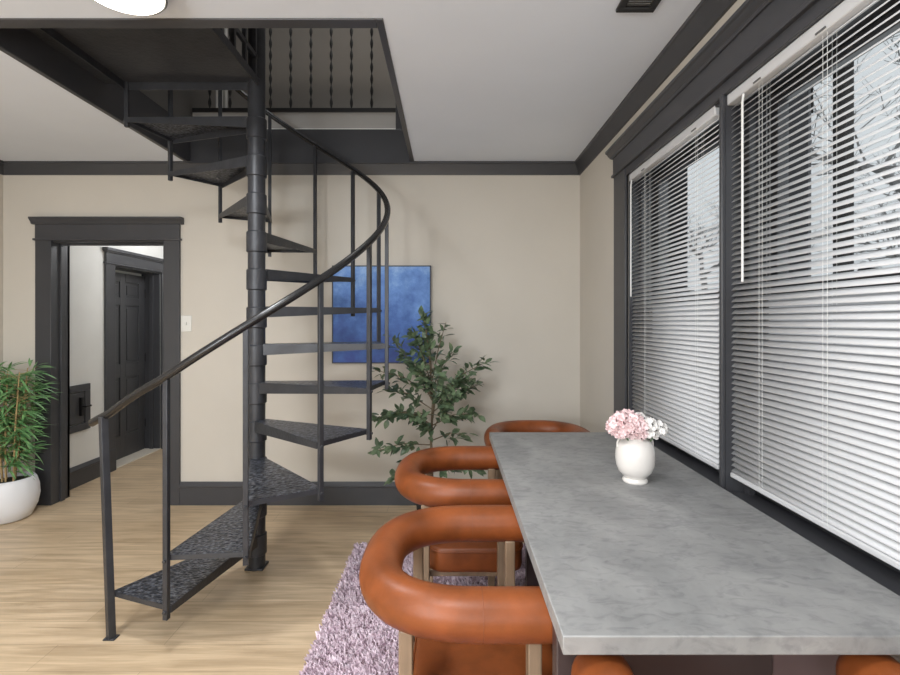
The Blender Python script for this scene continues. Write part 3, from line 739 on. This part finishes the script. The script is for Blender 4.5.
S1 = lambda i: (vx+.018*math.cos(i*1.3), vy+.018*math.sin(i*1.3), TZ+.08)
for i, (dx, dy, dz, r) in enumerate([(-.078, -.015, .225, .036), (-.042, -.03, .238, .036), (-.056, .0, .262, .032), (-.012, -.02, .255, .034), (-.062, -.03, .200, .030), (-.022, -.035, .212, .032), (.012, -.02, .224, .034), (-.02, .03, .268, .032), (.004, -.035, .193, .026)]):
    flower('pink', (vx+dx*.95, vy+dy, TZ+.188+(dz-.193)*.62), r, S1(i), 10+i, 'pale pink bloom in the left half of the vase bouquet', 'pink blooms in the vase')
for i, (dx, dy, dz, r) in enumerate([(.045, -.015, .248, .034), (.075, .0, .232, .034), (.082, -.02, .205, .030), (.048, -.03, .214, .032), (.105, .01, .214, .028), (.03, .035, .262, .03)]):
    flower('white', (vx+dx*.93, vy+dy, TZ+.186+(dz-.2)*.62), r, S1(i+2), 40+i, 'white bloom in the right half of the vase bouquet', 'white blooms in the vase')

# ------------------------------------------------------------------ rug
RX0, RX1, RY0, RY1 = -.585, .80, .35, 3.08
rg = empty('shag_rug', ((RX0+RX1)/2, (RY0+RY1)/2, 0)); tag(rg, 'pale lilac shaggy rug under the table and chairs', 'rug')
child(MB().box(RX0, RX1, RY0, RY1, .001, .012).build('backing', 'rugbase', smooth=0), rg)
rng = np.random.default_rng(5)
N = 90000
x = rng.uniform(RX0, RX1, N); y = rng.uniform(RY0, RY1, N)
nx = np.sin(x*31+3*np.sin(y*9))*np.cos(y*27+2*np.sin(x*13))
a = rng.uniform(0, 2*PI, N)+nx*1.5; lean = rng.uniform(.006, .018, N); h = rng.uniform(.018, .028, N)+.003*nx; wd = rng.uniform(.0025, .005, N)
ex, ey = np.cos(a), np.sin(a)
V = np.zeros((N, 4, 3))
V[:, 0] = np.c_[x-ey*wd, y+ex*wd, np.full(N, .008)]; V[:, 1] = np.c_[x+ey*wd, y-ex*wd, np.full(N, .008)]
V[:, 2] = np.c_[x+ey*wd*.8+ex*lean*.6, y-ex*wd*.8+ey*lean*.6, h*.8+.006]
V[:, 3] = np.c_[x-ey*wd*.5+ex*lean*1.3, y+ex*wd*.5+ey*lean*1.3, h+.006]
me = bpy.data.meshes.new('pile'); me.vertices.add(4*N); me.vertices.foreach_set('co', V.ravel())
me.loops.add(4*N); me.loops.foreach_set('vertex_index', np.arange(4*N)); me.polygons.add(N); me.polygons.foreach_set('loop_start', np.arange(N)*4)
me.update(calc_edges=True); me.materials.append(M['pile'])
po = bpy.data.objects.new('pile', me); COL.objects.link(po); child(po, rg); po['kind'] = 'stuff'

# ------------------------------------------------------------------ plants
def leaf(m, p, d, up, L, W, bend=.15):
    d = d.normalized(); s = d.cross(up)
    if s.length < 1e-3: s = d.cross(Vector((1, 0, 0)))
    s.normalize(); n_ = s.cross(d)
    n = len(m.v)
    prof = ((0, .12), (.25, .8), (.5, 1), (.75, .68), (1, .03))
    for t, wv in prof:
        c_ = p+d*L*t-n_*L*bend*t*t
        m.v += [tuple(c_-s*W/2*wv+n_*W*.12*wv), tuple(c_), tuple(c_+s*W/2*wv+n_*W*.12*wv)]
    for i in range(4):
        for j in (0, 1): m.f.append((n+i*3+j, n+i*3+j+1, n+(i+1)*3+j+1, n+(i+1)*3+j))
FX, FY = -.125, 3.35
fi = empty('potted_ficus', (FX, FY, 0)); tag(fi, 'leafy artificial ficus tree between the staircase and the table', 'plant')
child(MB().lathe([(.0001, .0), (.085, .0), (.10, .17), (.107, .172), (.107, .19), (.097, .19), (.095, .17), (.0001, .165)], (FX, FY, 0), 32).build('pot', 'pot_dark'), fi)
child(MB().lathe([(.0001, .176), (.05, .175), (.093, .168)], (FX, FY, 0), 24).build('soil', 'soil'), fi)
rnd = random.Random(21)
tr = MB(); lf = MB()
def px2(xp, yp, y): return Vector(((xp-449)/489*y, y, 1.42-(yp-321)/489*y))
trunk = [Vector((FX, FY, .15)), px2(432, 480, FY), px2(431, 440, FY), px2(433, 400, FY+.02), px2(430, 365, FY), px2(426, 330, FY-.02)]
tr.tube(trunk, [.011, .010, .009, .008, .006, .004], 8)
branches = [((432, 372), (424, 318), 0, 26), ((430, 380), (412, 332), -.06, 20), ((431, 385), (446, 322), .08, 9), ((432, 400), (392, 338), .1, 14), ((432, 395), (375, 370), -.05, 14),
            ((433, 410), (386, 388), .12, 16), ((433, 415), (376, 418), -.05, 20), ((432, 425), (392, 412), -.14, 14), ((431, 445), (374, 452), .02, 16), ((431, 450), (392, 478), -.05, 13),
            ((433, 400), (486, 362), .02, 20), ((433, 405), (470, 378), -.12, 26), ((433, 412), (478, 385), .12, 20), ((433, 425), (476, 414), .0, 20), ((433, 430), (455, 395), -.15, 22),
            ((433, 418), (440, 372), -.18, 20), ((433, 440), (468, 436), .1, 8), ((431, 470), (462, 468), .05, 8), ((431, 465), (478, 472), -.05, 7), ((432, 390), (452, 352), .04, 14), ((432, 400), (420, 372), -.12, 18),
            ((432, 440), (420, 420), -.15, 12), ((432, 395), (405, 355), .02, 16)]
for (s0, s1, dy, cnt) in branches:
    p0 = px2(*s0, FY); p1 = px2(*s1, FY+dy*1.2)
    mid = (p0+p1)/2+Vector((0, 0, .035)); tr.tube([p0, mid, p1], [.0045, .0035, .0018], 5)
    for i in range(int(cnt*2.4)):
        t = .22+.78*(i+rnd.random()*.8)/int(cnt*2.4)
        q = p0*(1-t)*(1-t)+mid*2*t*(1-t)+p1*t*t
        q = q+Vector((rnd.uniform(-1, 1), rnd.uniform(-1, 1), rnd.uniform(-1, 1)))*.022
        d = (p1-p0).normalized()*.6+Vector((rnd.uniform(-1, 1), rnd.uniform(-1, .7), rnd.uniform(-.8, .7)))*.9
        leaf(lf, q, d, Vector((rnd.uniform(-.5, .5), rnd.uniform(-.9, .2), 1)), rnd.uniform(.05, .085), rnd.uniform(.028, .044), rnd.uniform(.0, .3))
child(tr.build('trunk', 'bark'), fi); child(lf.build('foliage', 'leaf_dark', smooth=80), fi)

BX, BY = -3.17, 3.51
pp = empty('potted_bamboo_plant', (BX, BY, 0)); tag(pp, 'bushy green narrow leaved plant in a white pot left of the doorway', 'plant')
child(MB().lathe([(.0001, .0), (.11, .0), (.135, .012), (.172, .09), (.184, .16), (.180, .225), (.165, .28), (.155, .295), (.147, .297), (.145, .285), (.15, .25), (.0001, .245)], (BX, BY, 0), 48).build('pot', 'pot', smooth=60), pp)
child(MB().lathe([(.0001, .278), (.08, .276), (.147, .262)], (BX, BY, 0), 32).build('soil', 'soil'), pp)
tr = MB(); lf = MB()
for i in range(9):
    az = 2*PI*i/9+.3; r0 = .03+.05*rnd.random()
    base = Vector((BX+r0*math.cos(az), BY+r0*math.sin(az), .25)); H = rnd.uniform(.62, .84)
    tip = base+Vector((math.cos(az)*rnd.uniform(.02, .13), math.sin(az)*rnd.uniform(.02, .10), H))
    tr.tube([base, (base+tip)/2+Vector((rnd.uniform(-.02, .02), 0, 0)), tip], [.006, .005, .003], 6)
    for j in range(62):
        t = .15+.85*(j/62)**.85
        q = base.lerp(tip, t); a_ = rnd.uniform(0, 2*PI); e = rnd.uniform(-.35, .75)
        d = Vector((math.cos(a_)*math.cos(e), math.sin(a_)*math.cos(e)*.9, math.sin(e)))
        s = rnd.uniform(.03, .09)
        tr.tube([q, q+d*s], .0012, 4)
        for _ in range(2):
            dd = d+Vector((rnd.uniform(-.5, .5), rnd.uniform(-.5, .5), rnd.uniform(-.4, .4)))
            leaf(lf, q+d*s*rnd.uniform(.6, 1), dd, Vector((rnd.uniform(-.3, .3), -.3, 1)), rnd.uniform(.08, .16), rnd.uniform(.012, .020), rnd.uniform(.1, .5))
for j in range(6):
    q = Vector((BX+.12, BY-.06, .42+.06*j)); leaf(lf, q, Vector((1, -.4, rnd.uniform(-.3, .2))), Vector((0, -.3, 1)), rnd.uniform(.15, .2), .013, .3)
child(tr.build('stems', 'cane'), pp); child(lf.build('foliage', 'leaf_palm', smooth=80), pp)
# keep the foliage on the room side of the walls
for ob in (pp, fi):
    for c_ in ob.children:
        if c_.name.startswith(('foliage', 'stems')):
            for v in c_.data.vertices:
                if v.co.y > YB-.03: v.co.y = YB-.03-(v.co.y-YB+.03)*.3
                if v.co.x < XL+.01: v.co.x = XL+.01
